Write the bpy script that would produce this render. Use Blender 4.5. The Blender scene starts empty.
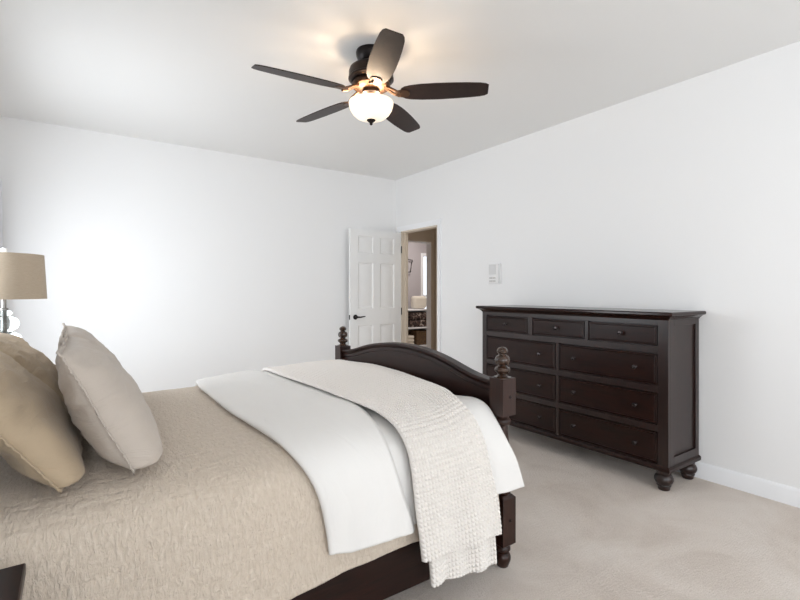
import bpy, math, random
import numpy as np
from mathutils import Vector, noise

random.seed(7)
PI = math.pi
sc = bpy.context.scene
COL = sc.collection

# ------------------------------------------------------------------ camera, world, lights, exposure
CAM_H = 1.267
YAW = math.radians(34.787)
cam_d = bpy.data.cameras.new('camera')
cam = bpy.data.objects.new('camera', cam_d)
COL.objects.link(cam)
cam.location = (0, 0, CAM_H)
cam.rotation_euler = (PI / 2, 0, -YAW)
cam_d.sensor_width = 36.0
cam_d.lens = 470 / 800 * 36.0
cam_d.shift_y = -(300 - 291.6) / 800
cam_d.clip_start = 0.02
sc.camera = cam

world = bpy.data.worlds.new('world')
sc.world = world
world.use_nodes = True
bg = world.node_tree.nodes['Background']
bg.inputs['Color'].default_value = (0.86, 0.93, 1.0, 1)
bg.inputs['Strength'].default_value = 1.6


def area(name, loc, rot, sx, sy, power, col):
    d = bpy.data.lights.new(name, 'AREA')
    d.shape = 'RECTANGLE'
    d.size, d.size_y = sx, sy
    d.energy = power
    d.color = col
    o = bpy.data.objects.new(name, d)
    o.location = loc
    o.rotation_euler = rot
    COL.objects.link(o)
    return o


DAY = (0.90, 0.95, 1.0)
R_ = math.radians
area('added_rear_fill', (1.6, -3.17, 1.55), (R_(90 + -3.0), 0, 0), 2.9, 1.7, 42.0, DAY)  # fill through an added, unseen window behind the camera
area('daylight_bedside_window', (-0.612, 3.70, 1.33), (R_(90 + -10.0), 0, R_(-90)), 1.24, 1.26, 35.0, DAY)
area('added_side_fill', (-0.612, -1.75, 1.5), (R_(90 + -12.0), 0, R_(-90)), 1.1, 1.3, 52.0, DAY)  # fill through an added, unseen side window, lights the right wall
area('hall_fill', (4.1, 4.2, 2.68), (0, 0, 0), 0.3, 0.3, 4, (1.0, 0.86, 0.70))  # added lamp with no visible fixture, brightens the hall
area('far_room_fill', (5.2, 6.7, 2.68), (0, 0, 0), 0.4, 0.4, 26, (1.0, 0.95, 0.92))  # added lamp without a fixture, lifts the room past the hall

vs = sc.view_settings
sc.display_settings.display_device = 'sRGB'
vs.view_transform = 'Standard'
vs.look = 'None'
vs.gamma = 1.0
vs.exposure = 0.1
vs.use_curve_mapping = False
sc.cycles.diffuse_bounces = 8
sc.cycles.max_bounces = 14


# ------------------------------------------------------------------ materials
def srgb(r, g, b):
    def f(c):
        c /= 255.0
        return c / 12.92 if c <= 0.04045 else ((c + 0.055) / 1.055) ** 2.4
    return (f(r), f(g), f(b), 1.0)


class Mat:
    def __init__(self, name, col, rough=0.6, **kw):
        self.m = bpy.data.materials.new(name)
        self.m.use_nodes = True
        self.nt = self.m.node_tree
        self.b = self.nt.nodes['Principled BSDF']
        self.b.inputs['Base Color'].default_value = col
        self.b.inputs['Roughness'].default_value = rough
        for k, v in kw.items():
            self.b.inputs[k.replace('_', ' ')].default_value = v

    def node(self, t, **kw):
        n = self.nt.nodes.new(t)
        for k, v in kw.items():
            setattr(n, k, v)
        return n

    def link(self, a, b):
        self.nt.links.new(a, b)

    def coords(self, kind='Object', scale=(1, 1, 1)):
        tc = self.node('ShaderNodeTexCoord')
        mp = self.node('ShaderNodeMapping')
        mp.inputs['Scale'].default_value = scale
        self.link(tc.outputs[kind], mp.inputs['Vector'])
        return mp.outputs['Vector']

    def noise(self, vec, scale, detail=3, rough=0.5, dist=0.0):
        n = self.node('ShaderNodeTexNoise')
        n.inputs['Scale'].default_value = scale
        n.inputs['Detail'].default_value = detail
        n.inputs['Roughness'].default_value = rough
        n.inputs['Distortion'].default_value = dist
        self.link(vec, n.inputs['Vector'])
        return n.outputs['Fac']

    def ramp(self, fac, stops):
        r = self.node('ShaderNodeValToRGB')
        e = r.color_ramp.elements
        e[0].position, e[0].color = stops[0]
        e[1].position, e[1].color = stops[-1]
        for p, c in stops[1:-1]:
            x = e.new(p)
            x.color = c
        self.link(fac, r.inputs['Fac'])
        return r.outputs['Color']

    def math(self, op, a, b=None):
        n = self.node('ShaderNodeMath', operation=op)
        for i, x in enumerate((a, b)):
            if x is None:
                continue
            if isinstance(x, (int, float)):
                n.inputs[i].default_value = x
            else:
                self.link(x, n.inputs[i])
        return n.outputs[0]

    def color(self, sock):
        self.link(sock, self.b.inputs['Base Color'])

    def bump(self, h, strength=0.3, dist=0.01):
        n = self.node('ShaderNodeBump')
        n.inputs['Strength'].default_value = strength
        n.inputs['Distance'].default_value = dist
        self.link(h, n.inputs['Height'])
        self.link(n.outputs['Normal'], self.b.inputs['Normal'])


def wall_mat(name, col, rough=0.75):
    m = Mat(name, col, rough)
    m.bump(m.noise(m.coords(), 220, 2), 0.05, 0.002)
    return m.m


M = {}
M['wall'] = wall_mat('wall_paint', srgb(236, 236, 236))
M['ceiling'] = wall_mat('ceiling_paint', srgb(234, 234, 233))
M['hall'] = wall_mat('hall_white_in_shade', srgb(196, 184, 170))  # white hall paint toned tan, its shade put into the colour
M['far_wall'] = wall_mat('far_room_paint', srgb(178, 172, 174))
M['trim'] = Mat('trim_white', srgb(240, 241, 243), 0.4).m
M['door'] = Mat('door_white', srgb(236, 236, 235), 0.42).m

c = Mat('carpet', srgb(196, 184, 171), 0.95, Specular_IOR_Level=0.1)
v = c.coords()
n1 = c.noise(v, 2.2, 4, 0.6, 0.6)
n2 = c.noise(v, 160, 3, 0.7)
mixn = c.math('ADD', c.math('MULTIPLY', n1, 0.55), c.math('MULTIPLY', n2, 0.45))
c.color(c.ramp(mixn, [(0.30, srgb(208, 194, 182)), (0.5, srgb(231, 220, 210)), (0.72, srgb(245, 237, 229))]))
c.bump(c.math('ADD', n2, c.math('MULTIPLY', c.noise(v, 60, 2), 0.6)), 0.9, 0.012)
M['carpet'] = c.m

M['far_floor'] = Mat('far_floor', srgb(205, 200, 194), 0.6).m


def wood(name, c0, c1, rough, axis_scale, coat=0.0, spec=0.27):
    m = Mat(name, c0, rough, Coat_Weight=coat, Coat_Roughness=0.25, Specular_IOR_Level=spec)
    v = m.coords('Object', axis_scale)
    n = m.noise(v, 6, 4, 0.6, 1.2)
    m.color(m.ramp(n, [(0.3, c0), (0.7, c1)]))
    m.bump(m.noise(v, 40, 2), 0.03, 0.002)
    return m.m


DK0, DK1 = srgb(22, 10, 7), srgb(41, 19, 13)
M['wood_y'] = wood('espresso_wood_grain_across', DK0, DK1, 0.34, (6, 0.8, 6))
M['wood_z'] = wood('espresso_wood_grain_up', DK0, DK1, 0.36, (6, 6, 0.8), 0.0, 0.6)
M['wood_post'] = wood('espresso_post_wood', srgb(30, 15, 10), srgb(52, 28, 20), 0.34, (6, 6, 0.8), 0.0, 0.36)
M['wood_x'] = wood('espresso_wood_grain_along', DK0, DK1, 0.36, (0.8, 6, 6))
M['wood_top'] = wood('polished_espresso_top', DK0, DK1, 0.16, (6, 0.8, 6))
M['jamb'] = Mat('jamb_white_in_shade', srgb(214, 202, 186), 0.5).m  # white jamb made creamier, with its shade put into the colour
M['wood_gap'] = Mat('dark_gap', srgb(14, 9, 9), 0.7).m
M['finial'] = wood('turned_wood', srgb(36, 23, 16), srgb(64, 42, 28), 0.2, (4, 4, 2), 0.6)
M['blade'] = wood('fan_blade_wood', srgb(36, 24, 21), srgb(48, 33, 28), 0.45, (3, 3, 3), 0.1)
M['bronze'] = Mat('oil_rubbed_bronze', srgb(44, 35, 32), 0.38, Metallic=0.75).m
M['bronze_hi'] = Mat('brushed_bronze', srgb(88, 66, 52), 0.38, Metallic=0.8).m
M['black_metal'] = Mat('black_metal', srgb(34, 30, 30), 0.35, Metallic=0.7).m
M['knob'] = Mat('dark_pewter_knob', srgb(66, 60, 60), 0.25, Metallic=0.9).m
M['steel'] = Mat('brushed_steel', srgb(150, 148, 146), 0.35, Metallic=0.9).m

# quilt: stitched rows with puckers between them (UV is in metres)
q = Mat('quilted_beige_cotton', srgb(200, 186, 171), 0.9, Specular_IOR_Level=0.15, Sheen_Weight=0.15)
uv = q.coords('UV')
sep = q.node('ShaderNodeSeparateXYZ')
q.link(uv, sep.inputs[0])
rows = q.math('ABSOLUTE', q.math('SINE', q.math('MULTIPLY', q.math('ADD', sep.outputs['Y'],
       q.math('MULTIPLY', q.noise(uv, 14, 2), 0.012)), PI / 0.034)))
rows = q.math('POWER', rows, 0.6)
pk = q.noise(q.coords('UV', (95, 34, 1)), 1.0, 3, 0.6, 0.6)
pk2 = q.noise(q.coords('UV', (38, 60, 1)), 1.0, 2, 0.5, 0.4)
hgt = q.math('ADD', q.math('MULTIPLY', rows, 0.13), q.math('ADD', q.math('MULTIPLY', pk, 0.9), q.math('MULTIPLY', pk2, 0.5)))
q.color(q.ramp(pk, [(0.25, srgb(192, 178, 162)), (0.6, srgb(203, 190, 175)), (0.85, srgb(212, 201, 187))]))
q.bump(hgt, 0.8, 0.012)
M['quilt'] = q.m

w = Mat('white_cotton', srgb(222, 220, 217), 0.85, Specular_IOR_Level=0.2, Sheen_Weight=0.1)
w.bump(w.math('ADD', w.noise(w.coords('UV', (9, 4, 1)), 1.4, 4, 0.55, 0.8), w.math('MULTIPLY', w.noise(w.coords('UV'), 500, 1), 0.04)), 0.38, 0.014)
M['duvet'] = w.m
k = Mat('cream_chunky_knit', srgb(226, 221, 216), 0.95, Specular_IOR_Level=0.1, Sheen_Weight=0.2)
k.bump(k.noise(k.coords('UV'), 420, 2), 0.35, 0.003)
M['knit'] = k.m


def linen(name, col):
    m = Mat(name, col, 0.92, Specular_IOR_Level=0.12, Sheen_Weight=0.15)
    v = m.coords('UV')
    a = m.noise(m.coords('UV', (5, 12, 1)), 1.6, 4, 0.6, 1.0)
    m.bump(m.math('ADD', m.math('MULTIPLY', a, 1.0), m.math('MULTIPLY', m.noise(v, 380, 2), 0.06)), 0.6, 0.014)
    return m.m


M['sham'] = linen('tan_linen', srgb(174, 156, 132))
M['light_linen'] = linen('pale_stone_linen', srgb(186, 176, 166))
sh = Mat('burlap_shade', srgb(188, 172, 152), 0.9)
sh.color(sh.ramp(sh.noise(sh.coords('Object', (8, 8, 300)), 6, 2), [(0.3, srgb(178, 162, 142)), (0.7, srgb(196, 181, 161))]))
sh.bump(sh.noise(sh.coords('Object'), 500, 2), 0.3, 0.002)
M['shade'] = sh.m
M['crystal'] = Mat('clear_glass', srgb(196, 202, 200), 0.03, Transmission_Weight=1.0, IOR=1.48).m
M['plastic'] = Mat('white_plastic', srgb(234, 234, 234), 0.4).m
M['plastic_grey'] = Mat('grey_plastic', srgb(214, 214, 214), 0.35).m
M['plastic_dark'] = Mat('grey_rubber', srgb(186, 186, 186), 0.5).m
cw = Mat('white_curtain', srgb(246, 246, 248), 0.9)
tl = cw.node('ShaderNodeBsdfTranslucent')
tl.inputs['Color'].default_value = srgb(246, 246, 248)
mx = cw.node('ShaderNodeMixShader')
mx.inputs[0].default_value = .5
cw.link(cw.b.outputs[0], mx.inputs[1])
cw.link(tl.outputs[0], mx.inputs[2])
cw.link(mx.outputs[0], cw.nt.nodes['Material Output'].inputs['Surface'])
M['curtain'] = cw.m
M['mattress'] = Mat('mattress_ticking', srgb(232, 230, 226), 0.9).m
g = Mat('frosted_bowl_glass', srgb(255, 246, 230), 0.3)
g.b.inputs['Emission Color'].default_value = srgb(255, 234, 202)
g.b.inputs['Emission Strength'].default_value = 0.62
M['bowl'] = g.m
M['cream_cloth'] = Mat('cream_cloth', srgb(214, 206, 192), 0.9).m
pat = Mat('dark_patterned_cloth', srgb(70, 52, 46), 0.9)
pat.color(pat.ramp(pat.noise(pat.coords(), 16, 2, 0.5, 1.0), [(0.42, srgb(44, 32, 30)), (0.55, srgb(88, 68, 60)), (0.66, srgb(176, 164, 154))]))
M['pattern'] = pat.m
wk = Mat('brown_wicker', srgb(84, 64, 44), 0.7)
wk.color(wk.ramp(wk.noise(wk.coords('Object', (1, 1, 4)), 30, 2), [(0.35, srgb(38, 28, 24)), (0.65, srgb(120, 92, 58))]))
M['wicker'] = wk.m
gl = Mat('window_pane', srgb(255, 255, 255), 0.02, Transmission_Weight=1.0, IOR=1.05)
M['pane'] = gl.m


# ------------------------------------------------------------------ mesh builder
class MB:
    def __init__(self):
        self.v, self.f, self.uv = [], [], None

    def add(self, vs_, fs_):
        o = len(self.v)
        self.v += [tuple(p) for p in vs_]
        self.f += [tuple(i + o for i in q_) for q_ in fs_]
        return self

    def box(self, x0, x1, y0, y1, z0, z1):
        vs_ = [(x, y, z) for z in (z0, z1) for y in (y0, y1) for x in (x0, x1)]
        return self.add(vs_, [(0, 2, 3, 1), (4, 5, 7, 6), (0, 1, 5, 4), (2, 6, 7, 3), (0, 4, 6, 2), (1, 3, 7, 5)])

    def lathe(self, prof, cx=0, cy=0, n=32, axis='z', closed=False):
        """prof: list of (r, h); axis z: revolve about vertical through cx,cy."""
        vs_, fs_ = [], []
        for r, h in prof:
            for i in range(n):
                a = 2 * PI * i / n
                vs_.append((cx + r * math.cos(a), cy + r * math.sin(a), h))
        m = len(prof)
        rng = range(m if closed else m - 1)
        for j in rng:
            j2 = (j + 1) % m
            for i in range(n):
                i2 = (i + 1) % n
                fs_.append((j * n + i, j * n + i2, j2 * n + i2, j2 * n + i))
        if not closed:
            if prof[0][0] > 1e-6:
                fs_.append(tuple(reversed(range(n))))
            if prof[-1][0] > 1e-6:
                fs_.append(tuple((m - 1) * n + i for i in range(n)))
        return self.add(vs_, fs_)

    def lathe_dir(self, prof, p, d, n=20):
        """revolve about direction d through p; prof (r, t along d)"""
        tmp = MB().lathe(prof, 0, 0, n)
        R = Vector(d).normalized().to_track_quat('Z', 'Y').to_matrix()
        P = Vector(p)
        return self.add([P + R @ Vector(q_) for q_ in tmp.v], tmp.f)

    def prism(self, poly, axis, a0, a1):
        n = len(poly)
        def mk(p, a):
            return {'x': (a, p[0], p[1]), 'y': (p[0], a, p[1]), 'z': (p[0], p[1], a)}[axis]
        vs_ = [mk(p, a0) for p in poly] + [mk(p, a1) for p in poly]
        fs_ = [tuple(reversed(range(n))), tuple(range(n, 2 * n))]
        for i in range(n):
            j = (i + 1) % n
            fs_.append((i, j, n + j, n + i))
        return self.add(vs_, fs_)

    def tube(self, pts, r, n=12):
        pts = [Vector(p) for p in pts]
        rs = r if isinstance(r, (list, tuple)) else [r] * len(pts)
        vs_, fs_ = [], []
        up = Vector((0, 0, 1))
        for i, p in enumerate(pts):
            t = (pts[min(i + 1, len(pts) - 1)] - pts[max(i - 1, 0)]).normalized()
            a = t.cross(up)
            if a.length < 1e-3:
                a = t.cross(Vector((0, 1, 0)))
            a.normalize()
            b = a.cross(t)
            for q_ in range(n):
                th = 2 * PI * q_ / n
                vs_.append(p + (a * math.cos(th) + b * math.sin(th)) * rs[i])
        m = len(pts)
        for j in range(m - 1):
            for i in range(n):
                i2 = (i + 1) % n
                fs_.append((j * n + i, j * n + i2, (j + 1) * n + i2, (j + 1) * n + i))
        fs_.append(tuple(reversed(range(n))))
        fs_.append(tuple((m - 1) * n + i for i in range(n)))
        return self.add(vs_, fs_)

    def build(self, name, mat, parent=None, loc=None, bevel=0, seg=2, angle=35):
        me = bpy.data.meshes.new(name)
        off = Vector(parent_world(parent)) if parent else Vector(loc or (0, 0, 0))
        me.from_pydata([tuple(Vector(p) - off) for p in self.v], [], self.f)
        import bmesh
        bm = bmesh.new()
        bm.from_mesh(me)
        bmesh.ops.recalc_face_normals(bm, faces=bm.faces)
        bm.to_mesh(me)
        bm.free()
        me.materials.append(mat)
        me.polygons.foreach_set('use_smooth', [True] * len(me.polygons))
        me.set_sharp_from_angle(angle=math.radians(angle))
        o = bpy.data.objects.new(name, me)
        COL.objects.link(o)
        if parent:
            o.parent = parent
        else:
            o.location = off
        if bevel:
            b = o.modifiers.new('bevel', 'BEVEL')
            b.width = bevel
            b.segments = seg
            b.limit_method = 'ANGLE'
            b.angle_limit = math.radians(40)
            b.harden_normals = False
        return o


WLOC = {}


def parent_world(p):
    loc = Vector((0, 0, 0))
    while p is not None:
        loc += p.location
        p = p.parent
    return loc


def grid_obj(name, P, mat, parent=None, loc=None, uv=None, thick=0, close=(False, False), thick_off=0.0):
    """P: array (n, m, 3) of world points."""
    n, m, _ = P.shape
    off = np.array(parent_world(parent) if parent else (loc or (0, 0, 0)), float)
    V = (P - off).reshape(-1, 3)
    I, J = np.meshgrid(np.arange(n - 1), np.arange(m - 1), indexing='ij')
    a = (I * m + J).ravel()
    F = np.stack([a, a + m, a + m + 1, a + 1], 1)
    me = bpy.data.meshes.new(name)
    me.from_pydata(V.tolist(), [], F.tolist())
    if uv is not None:
        lay = me.uv_layers.new(name='UVMap')
        flat = uv.reshape(-1, 2)[F.ravel()]
        lay.data.foreach_set('uv', flat.astype(np.float32).ravel())
    me.polygons.foreach_set('use_smooth', [True] * len(me.polygons))
    me.materials.append(mat)
    o = bpy.data.objects.new(name, me)
    COL.objects.link(o)
    if parent:
        o.parent = parent
    else:
        o.location = off
    if thick:
        s = o.modifiers.new('thickness', 'SOLIDIFY')
        s.thickness = thick
        s.offset = thick_off
    return o


def tag(o, label=None, cat=None, group=None, kind=None):
    if label:
        o['label'] = label
    if cat:
        o['category'] = cat
    if group:
        o['group'] = group
    if kind:
        o['kind'] = kind
    return o


def thing(name, label, cat, loc, group=None):
    o = bpy.data.objects.new(name, None)
    o.empty_display_size = 0.1
    o.location = loc
    COL.objects.link(o)
    return tag(o, label, cat, group)


def struct(o, label, cat):
    return tag(o, label, cat, kind='structure')


def copy_tree(o, parent=None):
    c_ = o.copy()
    COL.objects.link(c_)
    if parent is not None:
        c_.parent = parent
    for ch in list(o.children):
        copy_tree(ch, c_)
    return c_


def sstep(a, b, x):
    t = np.clip((x - a) / (b - a), 0, 1)
    return t * t * (3 - 2 * t)


def noise_arr(X, Y, Z=None):
    Z = np.zeros_like(X) if Z is None else Z
    return np.array([noise.noise(Vector((x, y, z))) for x, y, z in zip(X.ravel(), Y.ravel(), Z.ravel())]).reshape(X.shape)


# ------------------------------------------------------------------ room shell
XL, XR, YF, YB, H = -0.62, 3.505, -3.2, 5.144, 2.74
T = 0.10
DO0, DO1, DOZ = 4.275, 5.018, 2.045          # bedroom doorway
HX1, HY1 = 4.686, 5.79                        # hall right wall, hall end wall
EX0, EX1 = 3.85, 4.616                        # opening in the hall end wall
FX0, FX1, FY1 = 3.0, 6.9, 7.70                # far room

struct(MB().box(XL - T, XR + T, YF - T, YB + T, -0.05, 0).build('floor', M['carpet']), 'beige plush carpet covering the bedroom floor', 'floor')
struct(MB().box(XR + T, HX1 + T, 2.0, HY1 + T, -0.05, 0).build('floor_hall', M['carpet']), 'carpeted hall floor beyond the open door', 'floor')
struct(MB().box(FX0, FX1, HY1 + T, FY1 + T, -0.05, 0).build('floor_far_room', M['far_floor']), 'pale floor of the room past the hall', 'floor')
struct(MB().box(XL - T, XR + T, YF - T, YB + T, H, H + 0.05).build('ceiling', M['ceiling']), 'smooth white bedroom ceiling', 'ceiling')
struct(MB().box(XR + T, HX1 + T, 2.0, HY1 + T, H, H + 0.05).build('ceiling_hall', M['ceiling']), 'hall ceiling beyond the open door', 'ceiling')
struct(MB().box(FX0, FX1, HY1 + T, FY1 + T, H, H + 0.05).build('ceiling_far_room', M['ceiling']), 'ceiling of the room past the hall', 'ceiling')

m = MB()
m.box(XR, XR + T, YF - T, DO0, 0, H).box(XR, XR + T, DO1, YB + T, 0, H).box(XR, XR + T, DO0, DO1, DOZ, H)
struct(m.build('wall_right', M['wall']), 'white wall behind the dresser with the doorway', 'wall')
struct(MB().box(XL - T, XR, YB, YB + T, 0, H).build('wall_back', M['wall']), 'bright white wall beyond the bed', 'wall')

def wall_holes_x(x0, x1, y0, y1, holes):
    """wall slab normal to x with (y0,y1,z0,z1) openings sorted by y"""
    m_ = MB()
    y = y0
    for a, b, z0, z1 in holes:
        m_.box(x0, x1, y, a, 0, H).box(x0, x1, a, b, 0, z0).box(x0, x1, a, b, z1, H)
        y = b
    return m_.box(x0, x1, y, y1, 0, H)

def wall_holes_y(y0, y1, x0, x1, holes):
    m_ = MB()
    x = x0
    for a, b, z0, z1 in holes:
        m_.box(x, a, y0, y1, 0, H).box(a, b, y0, y1, 0, z0).box(a, b, y0, y1, z1, H)
        x = b
    return m_.box(x, x1, y0, y1, 0, H)

struct(wall_holes_x(XL - T, XL, YF - T, YB, [(-2.3, -1.2, 0.85, 2.15), (3.08, 4.32, 0.70, 1.96)]).build('wall_left', M['wall']), 'white wall at the head of the bed', 'wall')
struct(wall_holes_y(YF - T, YF, XL, XR, [(0.15, 3.05, 0.7, 2.4)]).build('wall_front', M['wall']), 'white wall behind the viewer with an added wide window', 'wall')
# hall and far room walls
struct(MB().box(HX1, HX1 + T, 2.0, HY1, 0, H).build('wall_hall_right', M['hall']), 'white side wall of the hall coloured tan for shade', 'wall')
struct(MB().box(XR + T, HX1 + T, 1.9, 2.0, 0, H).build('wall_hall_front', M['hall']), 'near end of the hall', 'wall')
struct(wall_holes_y(HY1, HY1 + T, FX0, FX1, [(EX0, EX1, 0, 2.045)]).build('wall_hall_end', M['hall']), 'white wall at the end of the hall, coloured tan for shade, with an open doorway', 'wall')
struct(MB().box(XR + 0.001, XR + T, YB + T, HY1, 0, H).build('wall_hall_left', M['hall']), 'white left wall of the hall coloured tan for shade', 'wall')
struct(wall_holes_y(FY1, FY1 + T, FX0, FX1, [(5.93, 6.55, 0.35, 2.0)]).build('wall_far_room_back', M['far_wall']), 'grey wall of the room past the hall', 'wall')
struct(MB().box(FX0 - T, FX0, HY1, FY1, 0, H).build('wall_far_room_left', M['far_wall']), 'grey left wall of the room past the hall', 'wall')
struct(MB().box(FX1, FX1 + T, HY1, FY1 + T, 0, H).build('wall_far_room_right', M['far_wall']), 'grey right wall of the room past the hall', 'wall')


def window_x(name, x, y0, y1, z0, z1, d, label):
    r = thing(name, label, 'window', (x, (y0 + y1) / 2, z0))
    r['kind'] = 'structure'
    f = 0.06
    m_ = MB()
    for a in ((y0 - f, y0, z0 - f, z1 + f), (y1, y1 + f, z0 - f, z1 + f), (y0, y1, z1, z1 + f), (y0, y1, z0 - f, z0)):
        m_.box(x, x + d * 0.018, *a)
    m_.build('window_casing', M['trim'], r, bevel=0.003)
    MB().box(x - d * 0.06, x - d * 0.03, y0, y1, (z0 + z1) / 2 - 0.02, (z0 + z1) / 2 + 0.02).build('meeting_rail', M['trim'], r)
    return r

def window_y(name, y, x0, x1, z0, z1, d, label, mull=2):
    r = thing(name, label, 'window', ((x0 + x1) / 2, y, z0))
    r['kind'] = 'structure'
    f = 0.06
    m_ = MB()
    for a in ((x0 - f, x0, z0 - f, z1 + f), (x1, x1 + f, z0 - f, z1 + f), (x0, x1, z1, z1 + f), (x0, x1, z0 - f, z0)):
        m_.box(a[0], a[1], min(y, y + d * .018), max(y, y + d * .018), a[2], a[3])
    m_.build('window_casing', M['trim'], r, bevel=0.003)
    s = MB()
    for i in range(1, mull):
        xx = x0 + (x1 - x0) * i / mull
        s.box(xx - 0.02, xx + 0.02, min(y - d * .03, y - d * .06), max(y - d * .03, y - d * .06), z0, z1)
    s.box(x0, x1, min(y - d * .03, y - d * .06), max(y - d * .03, y - d * .06), (z0 + z1) / 2 - .02, (z0 + z1) / 2 + .02)
    s.build('sash', M['trim'], r)
    return r

window_x('window_1', XL, 3.08, 4.32, 0.70, 1.96, 1, 'window beyond the bedside lamp on the headboard wall')
window_x('added_window_2', XL, -2.3, -1.2, 0.85, 2.15, 1, 'added unseen window beside the viewer on the headboard wall')  # unseen, added for its light
window_y('added_window_3', YF, 0.15, 3.05, 0.7, 2.4, 1, 'added unseen wide window behind the viewer', 2)  # unseen, added and widened for more even light
wf = window_y('window_4', FY1, 5.93, 6.55, 0.35, 2.0, -1, 'bright window in the room past the hall', 1)
MB().box(5.93, 6.55, FY1 + .045, FY1 + .049, .35, 2.0).build('pane', M['pane'], wf)

# baseboards
def base_profile():
    return [(0, 0), (0.016, 0), (0.016, 0.088), (0.011, 0.1), (0.006, 0.108), (0, 0.108)]

bm_ = MB()
pts = [(XR - a, z) for a, z in base_profile()]
bm_.prism(pts, 'y', YF, DO0 - 0.07)
struct(bm_.build('baseboard_right', M['trim'], angle=50), 'white baseboard running along the wall behind the dresser', 'baseboard')
bm_ = MB()
pts = [(YB - a, z) for a, z in base_profile()]
bm_.prism(pts, 'x', XL, XR - 0.02)
struct(bm_.build('baseboard_back', M['trim'], angle=50), 'white baseboard along the wall beyond the bed', 'baseboard')
bm_ = MB()
bm_.prism([(XL + a, z) for a, z in base_profile()], 'y', YF + 0.02, YB - 0.02)
struct(bm_.build('baseboard_left', M['trim'], angle=50), 'white baseboard along the headboard wall', 'baseboard')

# door casings
def casing_prof(y_in, sgn, w_=0.062):
    """cross-section (offset across, proud) of a moulded casing"""
    return [(y_in, 0), (y_in, 0.008), (y_in + sgn * 0.006, 0.012), (y_in + sgn * 0.02, 0.010), (y_in + sgn * 0.045, 0.016),
            (y_in + sgn * w_, 0.018), (y_in + sgn * w_, 0)]

m = MB()
m.prism([(XR - p, y) for y, p in casing_prof(DO0 - 0.004, -1)], 'z', 0, DOZ + 0.062)
m.prism([(XR - p, y) for y, p in casing_prof(DO1 + 0.004, 1)], 'z', 0, DOZ + 0.062)
m.prism([(XR - p, z) for z, p in casing_prof(DOZ + 0.004, 1)], 'y', DO0 - 0.062, DO1 + 0.062)
struct(m.build('trim_1', M['trim'], angle=50), 'white casing around the bedroom doorway', 'door casing')
m = MB()
m.box(XR - 0.001, XR + T + .001, DO0 - 0.004, DO0 + 0.014, 0, DOZ).box(XR - 0.001, XR + T + .001, DO1 - 0.014, DO1 + 0.004, 0, DOZ)
m.box(XR - 0.001, XR + T + .001, DO0, DO1, DOZ - 0.014, DOZ + 0.004)
m.box(XR + 0.05, XR + 0.085, DO0 + .014, DO0 + 0.025, 0, DOZ - .014).box(XR + 0.05, XR + 0.085, DO1 - 0.025, DO1 - .014, 0, DOZ - .014)
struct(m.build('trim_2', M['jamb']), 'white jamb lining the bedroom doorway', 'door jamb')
m = MB()
for (a0, a1, z0, z1) in ((EX0 - .06, EX0, 0, 2.105), (EX1, EX1 + .06, 0, 2.105), (EX0, EX1, 2.045, 2.105)):
    m.box(a0, a1, HY1 - 0.016, HY1, z0, z1)
struct(m.build('trim_3', M['hall'], bevel=0.004), 'white casing coloured tan for shade round the doorway at the hall end', 'door casing')
m = MB()
m.box(EX0 - .002, EX0 + .012, HY1 - .001, HY1 + T + .001, 0, 2.045).box(EX1 - .012, EX1 + .002, HY1 - .001, HY1 + T + .001, 0, 2.045)
m.box(EX0, EX1, HY1 - .001, HY1 + T + .001, 2.033, 2.047)
struct(m.build('trim_4', M['trim']), 'white jamb of the doorway at the hall end', 'door jamb')

# six-panel door leaf, opened against the back wall
door = thing('door_1', 'white six-panel door standing open against the back wall', 'door', (XR - 0.005, DO1 - 0.005, 0.012))
door['kind'] = 'structure'
DW, DH, DT = 0.757, 2.018, 0.035

def panel_face(yy, sgn, W, Hh, panels):
    m_ = MB()
    xs = sorted({0, W} | {p[0] for p in panels} | {p[1] for p in panels})
    zs = sorted({0, Hh} | {p[2] for p in panels} | {p[3] for p in panels})
    for i in range(len(xs) - 1):
        for j in range(len(zs) - 1):
            cx_, cz_ = (xs[i] + xs[i + 1]) / 2, (zs[j] + zs[j + 1]) / 2
            if any(p[0] < cx_ < p[1] and p[2] < cz_ < p[3] for p in panels):
                continue
            q_ = [(xs[i], yy, zs[j]), (xs[i + 1], yy, zs[j]), (xs[i + 1], yy, zs[j + 1]), (xs[i], yy, zs[j + 1])]
            m_.add(q_, [(0, 1, 2, 3)])
    for p in panels:
        rings = []
        for ins, dep in ((0, 0), (0.006, 0.004), (0.014, 0.0085), (0.024, 0.0085), (0.05, 0.002)):
            y_ = yy - sgn * dep
            rings.append([(p[0] + ins, y_, p[2] + ins), (p[1] - ins, y_, p[2] + ins), (p[1] - ins, y_, p[3] - ins), (p[0] + ins, y_, p[3] - ins)])
        vs_ = [q_ for r_ in rings for q_ in r_]
        fs_ = []
        for r_ in range(len(rings) - 1):
            for e in range(4):
                e2 = (e + 1) % 4
                fs_.append((r_ * 4 + e, r_ * 4 + e2, r_ * 4 + 4 + e2, r_ * 4 + 4 + e))
        l = (len(rings) - 1) * 4
        fs_.append((l, l + 1, l + 2, l + 3))
        m_.add(vs_, fs_)
    return m_

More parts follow.
